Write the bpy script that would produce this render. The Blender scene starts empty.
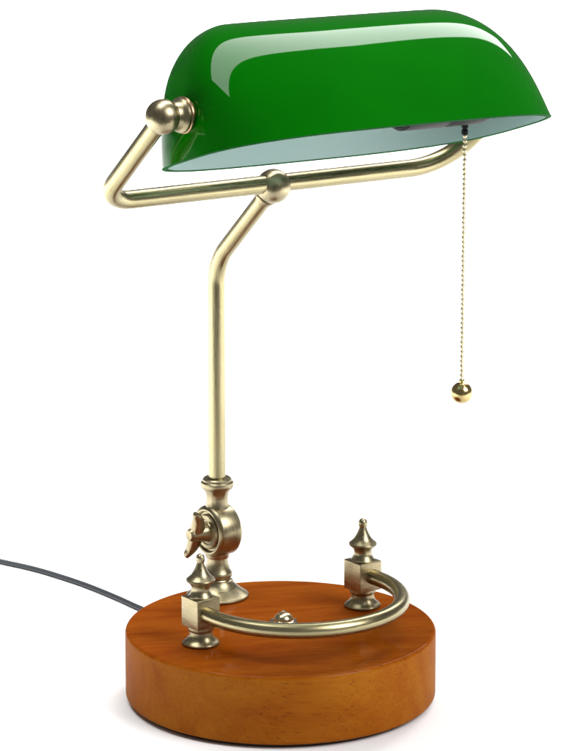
import bpy, bmesh, math, random
from mathutils import Vector, Matrix

random.seed(4)
scene = bpy.context.scene
COL = scene.collection
R = math.radians
HB = 0.042                                   # top of the wooden disc
FZ = -0.0032                                 # the surface it stands on

# ------------------------------------------------------------------ materials
def new_mat(name):
    m = bpy.data.materials.new(name)
    m.use_nodes = True
    nt = m.node_tree
    b = nt.nodes['Principled BSDF']
    return m, nt, b


def nd(nt, t, **kw):
    n = nt.nodes.new(t)
    for k, v in kw.items():
        setattr(n, k, v)
    return n


def ramp(nt, fac, stops):
    r = nd(nt, 'ShaderNodeValToRGB')
    el = r.color_ramp.elements
    while len(el) < len(stops):
        el.new(0.5)
    for e, (p, c) in zip(el, stops):
        e.position = p
        e.color = (c[0], c[1], c[2], 1)
    nt.links.new(fac, r.inputs[0])
    return r


def mapping(nt, src, scale):
    mp = nd(nt, 'ShaderNodeMapping')
    mp.inputs['Scale'].default_value = scale
    nt.links.new(src, mp.inputs['Vector'])
    return mp.outputs[0]


def noise(nt, vec, scale, detail=4, rough=0.55, dist=0.0):
    n = nd(nt, 'ShaderNodeTexNoise')
    n.inputs['Scale'].default_value = scale
    n.inputs['Detail'].default_value = detail
    n.inputs['Roughness'].default_value = rough
    n.inputs['Distortion'].default_value = dist
    nt.links.new(vec, n.inputs['Vector'])
    return n.outputs['Fac']


def bump(nt, b, h, strength, dist):
    bp = nd(nt, 'ShaderNodeBump')
    bp.inputs['Strength'].default_value = strength
    bp.inputs['Distance'].default_value = dist
    nt.links.new(h, bp.inputs['Height'])
    nt.links.new(bp.outputs[0], b.inputs['Normal'])


def maprange(nt, v, lo, hi, a=0.0, c=1.0):
    m = nd(nt, 'ShaderNodeMapRange')
    m.inputs['From Min'].default_value = a
    m.inputs['From Max'].default_value = c
    m.inputs['To Min'].default_value = lo
    m.inputs['To Max'].default_value = hi
    nt.links.new(v, m.inputs['Value'])
    return m.outputs[0]


def brass(name, light, dark, rough, uvscale, aniso=0.5):
    """brushed metal: the brushing runs in the UVs of each swept / turned part"""
    m, nt, b = new_mat(name)
    tc = nd(nt, 'ShaderNodeTexCoord')
    streak = noise(nt, mapping(nt, tc.outputs['UV'], uvscale), 1.0, 5, 0.65)
    cloud = noise(nt, tc.outputs['Object'], 55.0, 3, 0.5)
    mix = nd(nt, 'ShaderNodeMath', operation='MULTIPLY_ADD')
    nt.links.new(streak, mix.inputs[0])
    mix.inputs[1].default_value = 0.8
    half = nd(nt, 'ShaderNodeMath', operation='MULTIPLY')
    nt.links.new(cloud, half.inputs[0])
    half.inputs[1].default_value = 0.2
    nt.links.new(half.outputs[0], mix.inputs[2])
    r = ramp(nt, mix.outputs[0], [(0.30, dark), (0.66, light)])
    nt.links.new(r.outputs[0], b.inputs['Base Color'])
    b.inputs['Metallic'].default_value = 1.0
    nt.links.new(maprange(nt, streak, rough - 0.05, rough + 0.10, 0.3, 0.7), b.inputs['Roughness'])
    b.inputs['Anisotropic'].default_value = aniso
    tg = nd(nt, 'ShaderNodeTangent', direction_type='UV_MAP')
    nt.links.new(tg.outputs[0], b.inputs['Tangent'])
    bump(nt, b, streak, 0.22, 0.0003)
    return m


# tubes: brushed along the length (U is the angle, V the length in metres)
M_TUBE = brass('satin brass tube', (0.45, 0.395, 0.230), (0.27, 0.228, 0.116), 0.27, (16, 2, 1), 0.0)
# turned parts: brushed round the axis
M_TURN = brass('antique brass turned', (0.44, 0.380, 0.240), (0.26, 0.215, 0.122), 0.30, (3, 1500, 1), 0.0)
M_CAST = brass('antique brass cast', (0.43, 0.365, 0.225), (0.24, 0.195, 0.108), 0.32, (9, 9, 1), 0.0)
M_BRIGHT = brass('polished brass', (0.76, 0.66, 0.42), (0.64, 0.52, 0.29), 0.15, (6, 300, 1), 0.0)


M_CHAIN = brass('chain brass', (0.80, 0.70, 0.47), (0.70, 0.59, 0.37), 0.32, (3, 30, 1), 0.0)


M_GOLD = brass('aged polished brass', (0.60, 0.47, 0.22), (0.46, 0.34, 0.14), 0.17, (6, 60, 1), 0.0)


def wood_mat():
    m, nt, b = new_mat('varnished wood')
    tc = nd(nt, 'ShaderNodeTexCoord')
    rot = nd(nt, 'ShaderNodeMapping')
    rot.inputs['Rotation'].default_value = (R(2), R(-5), R(-9))
    nt.links.new(tc.outputs['Object'], rot.inputs['Vector'])
    v = rot.outputs[0]
    # the glued-up staves, each with its own tone
    sep = nd(nt, 'ShaderNodeSeparateXYZ')
    nt.links.new(v, sep.inputs[0])
    st = nd(nt, 'ShaderNodeMath', operation='MULTIPLY')
    nt.links.new(sep.outputs['Y'], st.inputs[0])
    st.inputs[1].default_value = 14.0
    fl = nd(nt, 'ShaderNodeMath', operation='FLOOR')
    nt.links.new(st.outputs[0], fl.inputs[0])
    wn = nd(nt, 'ShaderNodeTexWhiteNoise', noise_dimensions='1D')
    nt.links.new(fl.outputs[0], wn.inputs['W'])
    # shift the grain stave by stave
    off = nd(nt, 'ShaderNodeCombineXYZ')
    nt.links.new(wn.outputs['Value'], off.inputs['X'])
    nt.links.new(wn.outputs['Value'], off.inputs['Z'])
    add = nd(nt, 'ShaderNodeVectorMath', operation='ADD')
    nt.links.new(v, add.inputs[0])
    nt.links.new(off.outputs[0], add.inputs[1])
    g = add.outputs[0]
    broad = noise(nt, mapping(nt, g, (6, 44, 26)), 1.0, 4, 0.5, 1.2)
    fine = noise(nt, mapping(nt, g, (22, 520, 430)), 1.0, 5, 0.65, 0.3)
    blotch = noise(nt, mapping(nt, v, (13, 17, 22)), 1.0, 3, 0.5, 0.6)
    def mul(a, k):
        n = nd(nt, 'ShaderNodeMath', operation='MULTIPLY')
        nt.links.new(a, n.inputs[0])
        n.inputs[1].default_value = k
        return n.outputs[0]
    def plus(a, c):
        n = nd(nt, 'ShaderNodeMath', operation='ADD')
        nt.links.new(a, n.inputs[0])
        nt.links.new(c, n.inputs[1])
        return n.outputs[0]
    t = plus(plus(mul(broad, 0.46), mul(fine, 0.36)), plus(mul(blotch, 0.30), mul(wn.outputs['Value'], 0.045)))
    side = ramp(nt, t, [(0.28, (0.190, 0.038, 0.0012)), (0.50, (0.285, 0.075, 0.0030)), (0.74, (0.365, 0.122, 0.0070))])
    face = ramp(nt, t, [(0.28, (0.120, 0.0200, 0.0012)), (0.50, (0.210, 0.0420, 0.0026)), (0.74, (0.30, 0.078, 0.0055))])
    # face stained redder than the rim, plus shading painted in as a darker tone
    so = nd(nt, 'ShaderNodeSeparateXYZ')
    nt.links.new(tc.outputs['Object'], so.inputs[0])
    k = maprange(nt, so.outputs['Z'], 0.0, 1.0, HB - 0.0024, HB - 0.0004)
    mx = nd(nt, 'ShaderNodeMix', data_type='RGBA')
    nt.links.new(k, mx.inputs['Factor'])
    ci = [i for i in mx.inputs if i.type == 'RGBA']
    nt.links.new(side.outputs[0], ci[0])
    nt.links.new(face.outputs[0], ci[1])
    pore = noise(nt, mapping(nt, g, (55, 1500, 1100)), 1.0, 2, 0.5)
    pf = maprange(nt, pore, 0.0, 0.5, 0.60, 0.72)
    dk = nd(nt, 'ShaderNodeMix', data_type='RGBA')
    nt.links.new(pf, dk.inputs['Factor'])
    di = [i for i in dk.inputs if i.type == 'RGBA']
    nt.links.new([o for o in mx.outputs if o.type == 'RGBA'][0], di[0])
    di[1].default_value = (0.055, 0.012, 0.002, 1)
    nt.links.new([o for o in dk.outputs if o.type == 'RGBA'][0], b.inputs['Base Color'])
    b.inputs['Roughness'].default_value = 0.42
    b.inputs['Specular IOR Level'].default_value = 0.0
    b.inputs['Coat Weight'].default_value = 0.14
    b.inputs['Coat Roughness'].default_value = 0.08
    b.inputs['Coat IOR'].default_value = 1.45
    bump(nt, b, fine, 0.12, 0.0004)
    return m


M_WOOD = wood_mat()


def glass_green():
    m, nt, b = new_mat('green cased glass')
    tc = nd(nt, 'ShaderNodeTexCoord')
    n1 = noise(nt, tc.outputs['Object'], 14.0, 2, 0.5)
    r = ramp(nt, n1, [(0.25, (0.0, 0.094, 0.0)), (0.75, (0.0, 0.120, 0.0))])
    nt.links.new(r.outputs[0], b.inputs['Base Color'])
    b.inputs['Roughness'].default_value = 0.035
    b.inputs['IOR'].default_value = 1.5
    b.inputs['Specular IOR Level'].default_value = 0.18
    n2 = noise(nt, tc.outputs['Object'], 22.0, 2, 0.4)
    bump(nt, b, n2, 0.05, 0.002)
    return m


def opal():
    m, nt, b = new_mat('opal white glass lining')
    tc = nd(nt, 'ShaderNodeTexCoord')
    n1 = noise(nt, tc.outputs['Object'], 9.0, 2, 0.5)
    r = ramp(nt, n1, [(0.2, (0.34, 0.51, 0.475)), (0.8, (0.39, 0.55, 0.515))])
    nt.links.new(r.outputs[0], b.inputs['Base Color'])
    b.inputs['Roughness'].default_value = 0.32
    return m


M_GREEN = glass_green()
M_OPAL = opal()


def plain(name, c, rough, metallic=0.0, var=0.12, scale=120.0):
    m, nt, b = new_mat(name)
    tc = nd(nt, 'ShaderNodeTexCoord')
    n1 = noise(nt, tc.outputs['Object'], scale, 3, 0.5)
    lo = tuple(x * (1 - var) for x in c)
    hi = tuple(x * (1 + var) for x in c)
    r = ramp(nt, n1, [(0.3, lo), (0.7, hi)])
    nt.links.new(r.outputs[0], b.inputs['Base Color'])
    b.inputs['Roughness'].default_value = rough
    b.inputs['Metallic'].default_value = metallic
    return m


M_BLACK = plain('black phenolic plastic', (0.008, 0.0085, 0.008), 0.5)
M_BLACK.node_tree.nodes['Principled BSDF'].inputs['Specular IOR Level'].default_value = 0.15
M_CORD = plain('grey black cable sheath', (0.050, 0.055, 0.062), 0.34, 0, 0.1, 300)
M_FELT = plain('dark felt', (0.03, 0.022, 0.018), 0.9, 0, 0.3, 900)
M_RUST = plain('reddish copper washer', (0.50, 0.33, 0.20), 0.3, 1.0)
M_FLOOR = plain('white studio surface', (0.86, 0.86, 0.86), 0.75, 0, 0.006, 3.0)
M_FLOOR.node_tree.nodes['Principled BSDF'].inputs['Specular IOR Level'].default_value = 0.15

M_EDGE = plain('ground green glass edge', (0.010, 0.085, 0.018), 0.7, 0, 0.15, 200)
M_EDGE.node_tree.nodes['Principled BSDF'].inputs['Specular IOR Level'].default_value = 0.05

# ------------------------------------------------------------------ mesh helpers
def link(name, bm, mat, parent=None, sharp=32, recalc=True):
    if recalc:
        bmesh.ops.recalc_face_normals(bm, faces=bm.faces)
    me = bpy.data.meshes.new(name)
    bm.to_mesh(me)
    bm.free()
    me.materials.append(mat)
    for p in me.polygons:
        p.use_smooth = True
    me.set_sharp_from_angle(angle=R(sharp))
    o = bpy.data.objects.new(name, me)
    COL.objects.link(o)
    if parent is not None:
        o.parent = parent
    return o


def grid_faces(bm, rings, closed_u=True, uvs=None):
    """rings: list of lists of BMVert of equal length"""
    uvl = bm.loops.layers.uv.verify()
    n = len(rings[0])
    for i in range(len(rings) - 1):
        for j in range(n if closed_u else n - 1):
            k = (j + 1) % n
            vs = [rings[i][j], rings[i][k], rings[i + 1][k], rings[i + 1][j]]
            f = bm.faces.new(vs)
            ua, ub = abs(2 * j / n - 1), abs(2 * (j + 1) / n - 1)      # mirrored, so no seam shows
            us = [(ua, uvs[i]), (ub, uvs[i]), (ub, uvs[i + 1]), (ua, uvs[i + 1])]
            for l, u in zip(f.loops, us):
                l[uvl].uv = u


def catmull(pts, n=6):
    out = []
    m = len(pts)
    for i in range(m - 1):
        p0 = pts[max(i - 1, 0)]
        p1, p2 = pts[i], pts[i + 1]
        p3 = pts[min(i + 2, m - 1)]
        for k in range(n):
            t = k / n
            out.append(tuple(0.5 * (2 * b + (c - a) * t + (2 * a - 5 * b + 4 * c - d) * t * t + (3 * b - a - 3 * c + d) * t ** 3)
                             for a, b, c, d in zip(p0, p1, p2, p3)))
    out.append(tuple(pts[-1]))
    return out


def lathe(bm, prof, mat4=Matrix(), n=72):
    """prof: list of (radius, height); ends closed to the axis when radius is 0, else capped"""
    prof = [p for i, p in enumerate(prof) if i == 0 or (abs(p[0] - prof[i - 1][0]) + abs(p[1] - prof[i - 1][1])) > 1e-7]
    rings, s, uv = [], 0.0, []
    for i, (r, z) in enumerate(prof):
        if i:
            s += math.hypot(r - prof[i - 1][0], z - prof[i - 1][1])
        uv.append(s)
        rr = max(r, 2e-5)
        rings.append([bm.verts.new(mat4 @ Vector((rr * math.cos(2 * math.pi * j / n), rr * math.sin(2 * math.pi * j / n), z))) for j in range(n)])
    grid_faces(bm, rings, True, uv)
    bm.faces.new(rings[0][::-1])
    bm.faces.new(rings[-1])


def axis_matrix(origin, zdir, xhint=Vector((0, 0, 1))):
    z = Vector(zdir).normalized()
    x = (xhint - z * xhint.dot(z)).normalized()
    y = z.cross(x)
    m = Matrix((x, y, z)).transposed().to_4x4()
    m.translation = Vector(origin)
    return m


def fillet(pts, radii, seg=14):
    """polyline with rounded corners"""
    pts = [Vector(p) for p in pts]
    out = [pts[0]]
    for i in range(1, len(pts) - 1):
        a, b, c = pts[i - 1], pts[i], pts[i + 1]
        u, w = (a - b).normalized(), (c - b).normalized()
        ang = u.angle(w)
        r = radii[i - 1]
        d = r / math.tan(ang / 2)
        cen = b + (u + w).normalized() * (r / math.sin(ang / 2))
        p, q = b + u * d - cen, b + w * d - cen
        tot = p.angle(q)
        for k in range(seg + 1):
            t = k / seg
            out.append(cen + (p * math.sin((1 - t) * tot) + q * math.sin(t * tot)) / math.sin(tot))
    out.append(pts[-1])
    return out


def subdivide(path, step):
    out = [path[0]]
    for a, b in zip(path, path[1:]):
        k = max(1, int((b - a).length / step))
        for i in range(1, k + 1):
            out.append(a.lerp(b, i / k))
    return out


def sweep(bm, path, r, n=32, cap=True):
    path = [Vector(p) for p in path]
    t0 = (path[1] - path[0]).normalized()
    h = Vector((0, 0, 1)) if abs(t0.z) < 0.9 else Vector((1, 0, 0))
    x = (h - t0 * h.dot(t0)).normalized()
    rings, uv, s = [], [], 0.0
    tp = t0
    for i, p in enumerate(path):
        if i == 0:
            t = t0
        elif i == len(path) - 1:
            t = (p - path[i - 1]).normalized()
        else:
            t = ((p - path[i - 1]).normalized() + (path[i + 1] - p).normalized()).normalized()
        x = (tp.rotation_difference(t) @ x)
        x = (x - t * x.dot(t)).normalized()
        y = t.cross(x)
        tp = t
        if i:
            s += (p - path[i - 1]).length
        rr = r(i / (len(path) - 1)) if callable(r) else r
        uv.append(s * 10)
        rings.append([bm.verts.new(p + (x * math.cos(2 * math.pi * j / n) + y * math.sin(2 * math.pi * j / n)) * rr) for j in range(n)])
    grid_faces(bm, rings, True, uv)
    if cap:
        bm.faces.new(rings[0][::-1])
        bm.faces.new(rings[-1])


def sphere_prof(r, n=24, z0=0.0):
    return [(r * math.sin(math.pi * i / n), z0 - r * math.cos(math.pi * i / n)) for i in range(n + 1)]


# ------------------------------------------------------------------ dimensions
YAW = 0.63398                                # the lamp stands turned to the camera
L = Vector((math.cos(YAW), math.sin(YAW), 0))      # along the shade
NB = Vector((math.sin(YAW), -math.cos(YAW), 0))    # towards the desk's user
UP = Vector((0, 0, 1))
STEM = Vector((-0.0395, 0.0611, 0))
BALL = Vector((-0.0042, 0.0145, 0.3135))

lamp = bpy.data.objects.new('desk_lamp', None)
COL.objects.link(lamp)
lamp['label'] = 'brass bankers desk lamp with green glass shade on a round wooden base'
lamp['category'] = 'lamp'

# ------------------------------------------------------------------ wooden base
bm = bmesh.new()
rb = 0.0950
prof = [(0.0, FZ + 0.0022), (rb - 0.0035, FZ + 0.0022)]
for k in range(7):
    a = k / 6 * math.pi / 2
    prof.append((rb - 0.003 + 0.003 * math.sin(a), FZ + 0.0052 - 0.003 * math.cos(a)))
prof += [(rb, 0.012 + 0.0055 * k) for k in range(5)]
for k in range(9):
    a = k / 8 * math.pi / 2
    prof.append((rb - 0.0026 + 0.0026 * math.cos(a), HB - 0.0026 + 0.0026 * math.sin(a)))
prof += [(0.07, HB), (0.04, HB), (0.0, HB)]
lathe(bm, prof, n=180)
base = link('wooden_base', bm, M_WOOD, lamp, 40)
base['label'] = 'thick round varnished orange brown wooden base'
bm = bmesh.new()
lathe(bm, [(0.0, 0.0), (0.0895, 0.0), (0.0905, 0.0006), (0.0905, 0.0021), (0.0, 0.0021)], n=120)
bmesh.ops.translate(bm, vec=(0, 0, FZ), verts=bm.verts[:])
link('felt_pad', bm, M_FELT, base)

# cap nut in the middle of the base
bm = bmesh.new()
T = Matrix.Translation((0.0018, 0.0078, HB))
lathe(bm, [(0.0, 0.0), (0.0086, 0.0), (0.0088, 0.0005), (0.0084, 0.0012), (0.0070, 0.0016), (0.0062, 0.0019)] +
      [(0.0060 * math.cos(a), 0.0021 + 0.0046 * math.sin(a)) for a in [i * math.pi / 2 / 10 for i in range(10)]] +
      [(0.0013, 0.0067), (0.0012, 0.0074), (0.0007, 0.0079), (0.0, 0.0080)], T, 48)
link('cap_nut', bm, M_BRIGHT, lamp, 30)

# ------------------------------------------------------------------ stem foot, swivel joint, collar
T = Matrix.Translation((STEM.x, STEM.y, HB))
bm = bmesh.new()
foot = [(0.0, 0.0), (0.0190, 0.0), (0.0196, 0.0004), (0.0196, 0.0014), (0.0190, 0.0020)]
foot += catmull([(0.0186, 0.0022), (0.0160, 0.0040), (0.0128, 0.0066), (0.0104, 0.0092), (0.0094, 0.0112)], 6)
foot += [(0.0086, 0.0116), (0.0082, 0.0122), (0.0082, 0.0128), (0.0088, 0.0134)]
foot += catmull([(0.0093, 0.0140), (0.0092, 0.0158), (0.0079, 0.0186), (0.0068, 0.0222), (0.0064, 0.0255)], 6)
foot += [(0.0072, 0.0258), (0.0075, 0.0266), (0.0075, 0.0300), (0.0, 0.0300)]
lathe(bm, foot, T, 80)
ft = link('stem_foot', bm, M_TURN, lamp, 28)

JZ = HB + 0.0435
JC = Vector((STEM.x, STEM.y, JZ))
JM = axis_matrix(JC, -L)                      # its z points out of the visible face
bm = bmesh.new()
jr = 0.0164
side = [(0.0, -0.0088), (0.0125, -0.0088), (0.0148, -0.0084), (jr - 0.0003, -0.0070), (jr, -0.0062), (jr, 0.0), (jr, 0.0060),
        (jr - 0.0003, 0.0066), (jr - 0.0012, 0.0078), (jr - 0.0022, 0.0084), (0.0133, 0.0084), (0.0126, 0.0078), (0.0123, 0.0066),
        (0.0, 0.0066)]
lathe(bm, side, JM, 96)
joint = link('swivel_joint', bm, M_TURN, lamp, 28)
bm = bmesh.new()
lathe(bm, [(0.0, 0.0062), (0.0112, 0.0062), (0.0112, 0.0080), (0.0104, 0.0088), (0.0082, 0.0088), (0.0076, 0.0082), (0.0068, 0.0082), (0.0064, 0.0090), (0.0, 0.0092)], JM, 80)
link('joint_plate', bm, M_CAST, joint, 28)

# wing nut
bm = bmesh.new()
lathe(bm, [(0.0, 0.0091), (0.0060, 0.0091), (0.0058, 0.0110), (0.0048, 0.0145), (0.0043, 0.0185), (0.0040, 0.0205), (0.0030, 0.0218), (0.0, 0.0222)], JM, 48)
uvl = bm.loops.layers.uv.verify()
psi = R(20)
for sgn in (1, -1):
    rd = (UP * math.cos(psi) + NB * math.sin(psi)) * sgn
    td = rd.cross(-L)
    inner = catmull([(0.0015, 0.0112), (0.0055, 0.0118), (0.0095, 0.0128), (0.0130, 0.0146), (0.0160, 0.0185)], 6)
    outer = catmull([(0.0166, 0.0208), (0.0146, 0.0216), (0.0112, 0.0205), (0.0070, 0.0203), (0.0015, 0.0205)], 6)
    nI = len(inner)
    rows = []
    for k in range(nI):
        a, b = inner[k], outer[::-1][k]
        f = k / (nI - 1)
        th = 0.0022 * (1 - f) + 0.0019
        ring = []
        m = 5
        mid = ((a[0] + b[0]) / 2, (a[1] + b[1]) / 2)
        hw = Vector((b[0] - a[0], b[1] - a[1])) / 2
        for q in range(16):
            an = 2 * math.pi * q / 16
            c, s = math.cos(an), math.sin(an)
            w = math.copysign(abs(c) ** 0.7, c)
            tt = math.copysign(abs(s) ** 0.7, s) * th
            r_, t_ = mid[0] + hw.x * w, mid[1] + hw.y * w
            ring.append(bm.verts.new(JC + rd * r_ + (-L) * t_ + td * tt))
        rows.append(ring)
    grid_faces(bm, rows, True, [i * 0.01 for i in range(nI)])
    bm.faces.new(rows[0][::-1])
    bm.faces.new(rows[-1])
link('wing_nut', bm, M_CAST, joint, 40)

bm = bmesh.new()
col = [(0.0, 0.0560), (0.0078, 0.0560)] + catmull([(0.0078, 0.0575), (0.0070, 0.0605), (0.0067, 0.0640), (0.0071, 0.0672), (0.0082, 0.0700)], 6)
col += [(0.0094, 0.0706), (0.0101, 0.0716), (0.0104, 0.0731), (0.0101, 0.0746), (0.0092, 0.0756), (0.0090, 0.0766), (0.0082, 0.0774), (0.0060, 0.0776), (0.0, 0.0776)]
lathe(bm, col, T, 72)
link('stem_collar', bm, M_TURN, lamp, 28)

# ------------------------------------------------------------------ stem tube and clamp ball
corner = Vector((STEM.x, STEM.y, 0.2570))
bm = bmesh.new()
dr = (BALL - corner).normalized()
end = BALL - dr * 0.0125
path = fillet([Vector((STEM.x, STEM.y, HB + 0.075)), corner, end], [0.034])
sweep(bm, subdivide(path, 0.01), 0.0053, 36)
link('stem_tube', bm, M_TUBE, lamp, 40)

bm = bmesh.new()
lathe(bm, sphere_prof(0.0104, 28), axis_matrix(BALL, L), 64)
cb = link('clamp_ball', bm, M_TURN, lamp, 40)
bm = bmesh.new()
MC = axis_matrix(BALL, -dr)
lathe(bm, [(0.0, 0.0085), (0.0060, 0.0085), (0.0068, 0.0092), (0.0070, 0.0104), (0.0066, 0.0116), (0.0058, 0.0122), (0.0058, 0.0140), (0.0053, 0.0146), (0.0, 0.0146)], MC, 48)
link('clamp_collar', bm, M_CAST, cb, 30)
# ------------------------------------------------------------------ shade frame: where the glass sits
TILT, ROLL = 0.32867, -0.03336
Rx = Matrix.Rotation(-TILT, 3, 'X')
Ry = Matrix.Rotation(-ROLL, 3, 'Y')
Rz = Matrix.Rotation(0.63398, 3, 'Z')
SR = Rz @ Ry @ Rx
SC = Vector((0.04634, -0.02926, 0.34809))
def W(x, y, z):
    return SR @ Vector((x, y, z)) + SC

SA, SRA, SB, SH, PE, PW, PN, YC = 0.12316, 0.05142, 0.06421, 0.07707, 2.81246, 0.94289, 3.17612, 0.0111
GLASS = 0.0034

def shell_ring(h, off, n=240):
    """one ring of the glass at relative height h, pulled inwards by off"""
    a, ra, b, H = SA - off, SRA, SB - off, SH - off
    lx = (a - ra) + ra * math.sqrt(max(0.0, 1 - h ** PE))
    wy = b * math.sqrt(max(0.0, 1 - h ** PW))
    e = 2 / PN
    out = []
    for j in range(n):
        p = 2 * math.pi * j / n
        # even out the points round the rounded rectangle
        c, s = math.cos(p), math.sin(p)
        d = (abs(c) ** PN + abs(s) ** PN) ** (1 / PN)
        out.append(W(lx * c / d, wy * s / d + YC * (1 - wy / b), H * h))
    return out

hs = [math.sin(i / 46 * math.pi / 2) for i in range(46)] + [0.9998, 1.0]
bm = bmesh.new()
rings = [[bm.verts.new(p) for p in shell_ring(h, 0.0)] for h in hs]
grid_faces(bm, rings, True, [i * 0.02 for i in range(len(rings))])
bmesh.ops.remove_doubles(bm, verts=[v for v in bm.verts], dist=1e-6)
shade = link('lamp_shade', bm, M_GREEN, lamp, 50)
shade['label'] = 'glossy dark green glass shade'
bm = bmesh.new()
rings = [[bm.verts.new(p) for p in shell_ring(h, GLASS)] for h in hs]
grid_faces(bm, rings, True, [i * 0.02 for i in range(len(rings))])
bmesh.ops.remove_doubles(bm, verts=[v for v in bm.verts], dist=1e-6)
link('shade_lining', bm, M_OPAL, shade, 50)
bm = bmesh.new()
DZ = SR @ Vector((0, 0, 1))
rings = [[bm.verts.new(p - DZ * dz) for p in shell_ring(0.0, off)] for off, dz in
         ((0.0, 0.0), (0.0003, 0.0004), (GLASS * 0.5, 0.0007), (GLASS - 0.0003, 0.0004), (GLASS, 0.0))]
grid_faces(bm, rings, True, [0, 0.1, 0.2, 0.3, 0.4])
link('shade_rim', bm, M_EDGE, shade, 60)

# ------------------------------------------------------------------ yoke: bar, arms, ball knobs
KL = W(-0.1221 - 0.0155, -0.0045, 0.0247)
KR = W(0.1221 + 0.0110, 0.0130, 0.0247)
CL_ = Vector((-0.1040, -0.0590, 0.3184))
CR_ = Vector((0.1035, 0.0937, 0.3114))
bm = bmesh.new()
path = fillet([KL, CL_, CR_, KR], [0.021, 0.036], 18)
sweep(bm, subdivide(path, 0.012), 0.0055, 40)
yoke = link('shade_yoke', bm, M_TUBE, lamp, 40)
SX = SR @ Vector((1, 0, 0))
for K, d, end_x in ((KL, 1, 0.0155), (KR, -1, 0.0110)):
    bm = bmesh.new()
    KM = axis_matrix(K, SX * d)
    lathe(bm, sphere_prof(0.0101, 28), KM, 64)
    kn = link('pivot_knob', bm, M_TURN, yoke, 40)
    bm = bmesh.new()
    e = end_x
    lathe(bm, [(0.0, e - 0.0100), (0.0078, e - 0.0100), (0.0082, e - 0.0072), (0.0090, e - 0.0058), (0.0098, e - 0.0050), (0.0102, e - 0.0042),
               (0.0101, e - 0.0030), (0.0096, e - 0.0024), (0.0, e - 0.0024)], KM, 64)
    link('knob_collar', bm, M_TURN, kn, 30)
    bm = bmesh.new()
    lathe(bm, [(0.0, e - 0.0026), (0.0102, e - 0.0026), (0.0106, e - 0.0021), (0.0106, e - 0.0012), (0.0102, e - 0.0007), (0.0090, e - 0.0005), (0.0088, e + 0.0012), (0.0, e + 0.0012)], KM, 64)
    link('washer', bm, M_RUST, kn, 30)

# ------------------------------------------------------------------ bulb holder inside the shade
bm = bmesh.new()
SM = axis_matrix(W(-0.006, 0.002, 0.0226), SX, Vector((0, 0, 1)))
lathe(bm, [(0.0, 0.040), (0.0160, 0.040), (0.0178, 0.0415), (0.0180, 0.044), (0.0180, 0.070), (0.0172, 0.0715), (0.0172, 0.0735), (0.0180, 0.075), (0.0180, 0.098),
           (0.0165, 0.104), (0.0120, 0.109), (0.0080, 0.112), (0.0080, 0.1225), (0.0, 0.1225)], SM, 64)
holder = link('bulb_holder', bm, M_BLACK, lamp, 30)
CT = W(0.0850, 0.006, 0.0060)
bm = bmesh.new()
lathe(bm, [(0.0, 0.001), (0.0021, 0.001), (0.0021, -0.0022), (0.0016, -0.0026), (0.0016, -0.0036), (0.0021, -0.0040), (0.0021, -0.0060), (0.0015, -0.0068), (0.0, -0.0068)], Matrix.Translation(CT), 32)
link('switch_nozzle', bm, M_BLACK, holder, 30)

# pull chain: fine beads on a wire with a brass ball at the end
bm = bmesh.new()
zt, zb = CT.z - 0.0075, CT.z - 0.1585
nb_ = 52
for i in range(nb_):
    z = zt + (zb - zt) * i / (nb_ - 1)
    lathe(bm, sphere_prof(0.00132, 8), Matrix.Translation((CT.x + 0.0001 * math.sin(i * 1.7), CT.y, z)), 12)
sweep(bm, [Vector((CT.x, CT.y, zt + 0.002)), Vector((CT.x, CT.y, zb - 0.001))], 0.00042, 8)
chain = link('pull_chain', bm, M_CHAIN, lamp, 60)
bm = bmesh.new()
TB = Matrix.Translation((CT.x, CT.y, zb - 0.0078))
pr = sphere_prof(0.0067, 28)[:-3] + [(0.0018, 0.0065), (0.0018, 0.0078), (0.0012, 0.0084), (0.0, 0.0084)]
lathe(bm, pr, TB, 56)
link('chain_ball', bm, M_GOLD, chain, 40)

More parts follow.
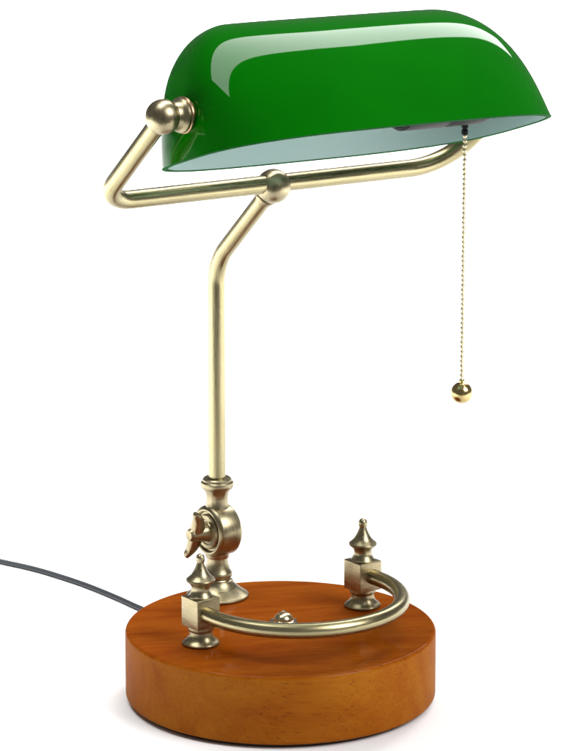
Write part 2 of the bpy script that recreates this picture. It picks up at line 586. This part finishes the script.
# ------------------------------------------------------------------ pen rest: two turned posts and a half ring
PA = Vector((-0.0480, -0.0335, HB))
PB = Vector((0.0510, 0.0407, HB))
rest = None
RZ = 0.0208
pmid = (PA + PB) / 2
half = (PB - PA).length / 2
ax = (PB - PA).normalized()
nn = Vector((ax.y, -ax.x, 0))
cen = pmid + UP * RZ + nn * 0.0125
r0 = math.hypot(half, 0.0125)
a0 = math.atan2(0.0125, half)
path = []
nseg = 90
for k in range(nseg + 1):
    t = k / nseg
    a = -a0 + (math.pi + 2 * a0) * t
    rr = r0 + 0.0026 * math.sin(math.pi * t)
    path.append(cen - ax * (rr * math.cos(a)) + nn * (rr * math.sin(a)))
bm = bmesh.new()
sweep(bm, path, 0.0048, 36)
rest = link('pen_rail', bm, M_TUBE, lamp, 40)
ca = math.atan2(ax.y, ax.x)
for P in (PA, PB):
    T = Matrix.Translation(P)
    bm = bmesh.new()
    prof = [(0.0, 0.0), (0.0108, 0.0), (0.0113, 0.0005), (0.0113, 0.0014), (0.0108, 0.0020)]
    prof += catmull([(0.0104, 0.0023), (0.0088, 0.0036), (0.0074, 0.0058), (0.0069, 0.0084)], 6)
    prof += [(0.0078, 0.0092), (0.0080, 0.0100), (0.0078, 0.0116), (0.0, 0.0116)]
    lathe(bm, prof, T, 64)
    # square block with softened edges
    s, z0, z1, bv = 0.0084, 0.0115, 0.0302, 0.0007
    nbm = bmesh.new()
    bmesh.ops.create_cube(nbm, size=1.0)
    for v in nbm.verts:
        v.co = Vector((v.co.x * 2 * s, v.co.y * 2 * s, (z0 + z1) / 2 + v.co.z * (z1 - z0)))
    bmesh.ops.bevel(nbm, geom=nbm.edges[:], offset=bv, segments=3, profile=0.5, affect='EDGES')
    rot = T @ Matrix.Rotation(ca, 4, 'Z')
    uvl = bm.loops.layers.uv.verify()
    vm = {v: bm.verts.new(rot @ v.co) for v in nbm.verts}
    for f in nbm.faces:
        g = bm.faces.new([vm[v] for v in f.verts])
        for l, lo in zip(g.loops, f.loops):
            c = lo.vert.co
            l[uvl].uv = ((c.x + c.y) * 12, c.z * 60)
    nbm.free()
    post = link('rail_post', bm, M_CAST, rest, 28)
    bm = bmesh.new()
    fin = [(0.0, 0.0298), (0.0076, 0.0298), (0.0076, 0.0306), (0.0072, 0.0311)]
    fin += catmull([(0.0070, 0.0313), (0.0058, 0.0336), (0.0055, 0.0355), (0.0060, 0.0374), (0.0077, 0.0394)], 6)
    fin += [(0.0085, 0.0399), (0.0088, 0.0406), (0.0085, 0.0413)]
    fin += catmull([(0.0080, 0.0417), (0.0058, 0.0438), (0.0042, 0.0464), (0.0030, 0.0490), (0.0022, 0.0513)], 6)
    fin += [(0.0026, 0.0520)]
    fin += [(0.0028 * math.cos(a), 0.0540 + 0.0029 * math.sin(a)) for a in [(-0.35 + i * (math.pi / 2 + 0.35) / 9) for i in range(9)]]
    fin += [(0.0, 0.0569)]
    lathe(bm, fin, T, 56)
    link('finial', bm, M_TURN, post, 28)

# ------------------------------------------------------------------ power cord
cpts = [(-0.045, 0.0836, 0.0105), (-0.0500, 0.0960, 0.0098), (-0.060, 0.120, 0.0062), (-0.076, 0.147, 0.0028), (-0.0933, 0.1713, 0.0019), (-0.1102, 0.1950, 0.0018), (-0.1315, 0.2215, 0.0018),
        (-0.1530, 0.2439, 0.0018), (-0.1710, 0.2599, 0.0018), (-0.1890, 0.2726, 0.0018), (-0.2108, 0.2877, 0.0018), (-0.26, 0.318, 0.0018), (-0.33, 0.350, 0.0018), (-0.42, 0.372, 0.0018)]
bm = bmesh.new()
cpts = [(x, y, z + FZ) for x, y, z in cpts]
sweep(bm, [Vector(p) for p in catmull(cpts, 8)], 0.0017, 20)
cord = link('power_cord', bm, M_CORD, lamp, 50)
bm = bmesh.new()
d = (Vector(cpts[1]) - Vector(cpts[0])).normalized()
lathe(bm, [(0.0, -0.004), (0.0040, -0.004), (0.0040, 0.009), (0.0034, 0.0105), (0.0026, 0.013), (0.0, 0.013)], axis_matrix(cpts[0], d), 32)
link('cord_grommet', bm, M_BLACK, cord, 30)

# ------------------------------------------------------------------ the surface it stands on
bm = bmesh.new()
N = 8
S = 12.0
vs = [[bm.verts.new((-3.0 + 6.0 * i / N, -0.55 + 10.5 * j / N, FZ)) for i in range(N + 1)] for j in range(N + 1)]
for j in range(N):
    for i in range(N):
        bm.faces.new([vs[j][i], vs[j][i + 1], vs[j + 1][i + 1], vs[j + 1][i]])
fl = link('studio_floor', bm, M_FLOOR)
fl['kind'] = 'structure'
fl['label'] = 'plain white studio surface under the lamp'

# ------------------------------------------------------------------ studio lamps
def area(name, loc, rot, sx, sy, radiance, color=(1, 1, 1)):
    d = bpy.data.lights.new(name, 'AREA')
    d.shape = 'RECTANGLE'
    d.size, d.size_y = sx, sy
    d.energy = radiance * math.pi * sx * sy
    d.color = color
    o = bpy.data.objects.new(name, d)
    o.location = loc
    o.rotation_euler = rot
    COL.objects.link(o)
    return o


def aim(o, target):
    o.rotation_euler = (Vector(target) - o.location).to_track_quat('-Z', 'Y').to_euler()


area('strip_softbox', (0.638, 1.316, 1.6), (0, 0, R(58)), 4.1, 0.42, 9.0)
g = area('added_rear_floor_fill', (0.0, 3.9, 1.55), (0, 0, 0), 5.0, 5.2, 3.2)
g.data.spread = R(84)                        # added light: whitens the floor behind, narrow spread keeps it off the shade
for sx, nm, rad in ((-0.98, 'added_left_floor_fill', 8.5), (1.02, 'added_right_floor_fill', 4.0)):
    g = area(nm, (sx, -0.1, 1.3), (0, 0, 0), 0.9, 1.8, rad)
    g.data.spread = R(56)  # added fills that lift the floor shadow on either side of the base
k = area('key_softbox', (1.75, -1.15, 1.95), (0, 0, 0), 1.5, 1.5, 9.5)
aim(k, (0, 0.1, 0.15))

w = bpy.data.worlds.new('World')
scene.world = w
w.use_nodes = True
bg = w.node_tree.nodes['Background']
bg.inputs[0].default_value = (1, 1, 1, 1)
bg.inputs[1].default_value = 0.15

# ------------------------------------------------------------------ camera
D = 2.15
pitch = R(14.3108)
Zc = HB + D * math.tan(R(18.2))
ang0 = math.atan2(Zc - HB, D)
f_px = math.hypot(D, Zc - HB) / 0.613e-3
pitch = ang0 - math.atan((626.5 - 375.5) / f_px)
cd = bpy.data.cameras.new('camera')
cam = bpy.data.objects.new('camera', cd)
COL.objects.link(cam)
cam.location = (0, -D, Zc)
cam.rotation_euler = (math.pi / 2 - pitch, 0, 0)
cd.sensor_fit = 'VERTICAL'
cd.sensor_height = 24.0
cd.lens = f_px / 751 * 24.0
cd.clip_start = 0.05
cd.clip_end = 100
scene.camera = cam

scene.view_settings.view_transform = 'Standard'
scene.view_settings.look = 'None'
scene.view_settings.exposure = 0
scene.view_settings.gamma = 1
scene.render.engine = 'CYCLES'
scene.cycles.use_denoising = True
scene.cycles.max_bounces = 10
scene.cycles.sample_clamp_indirect = 6
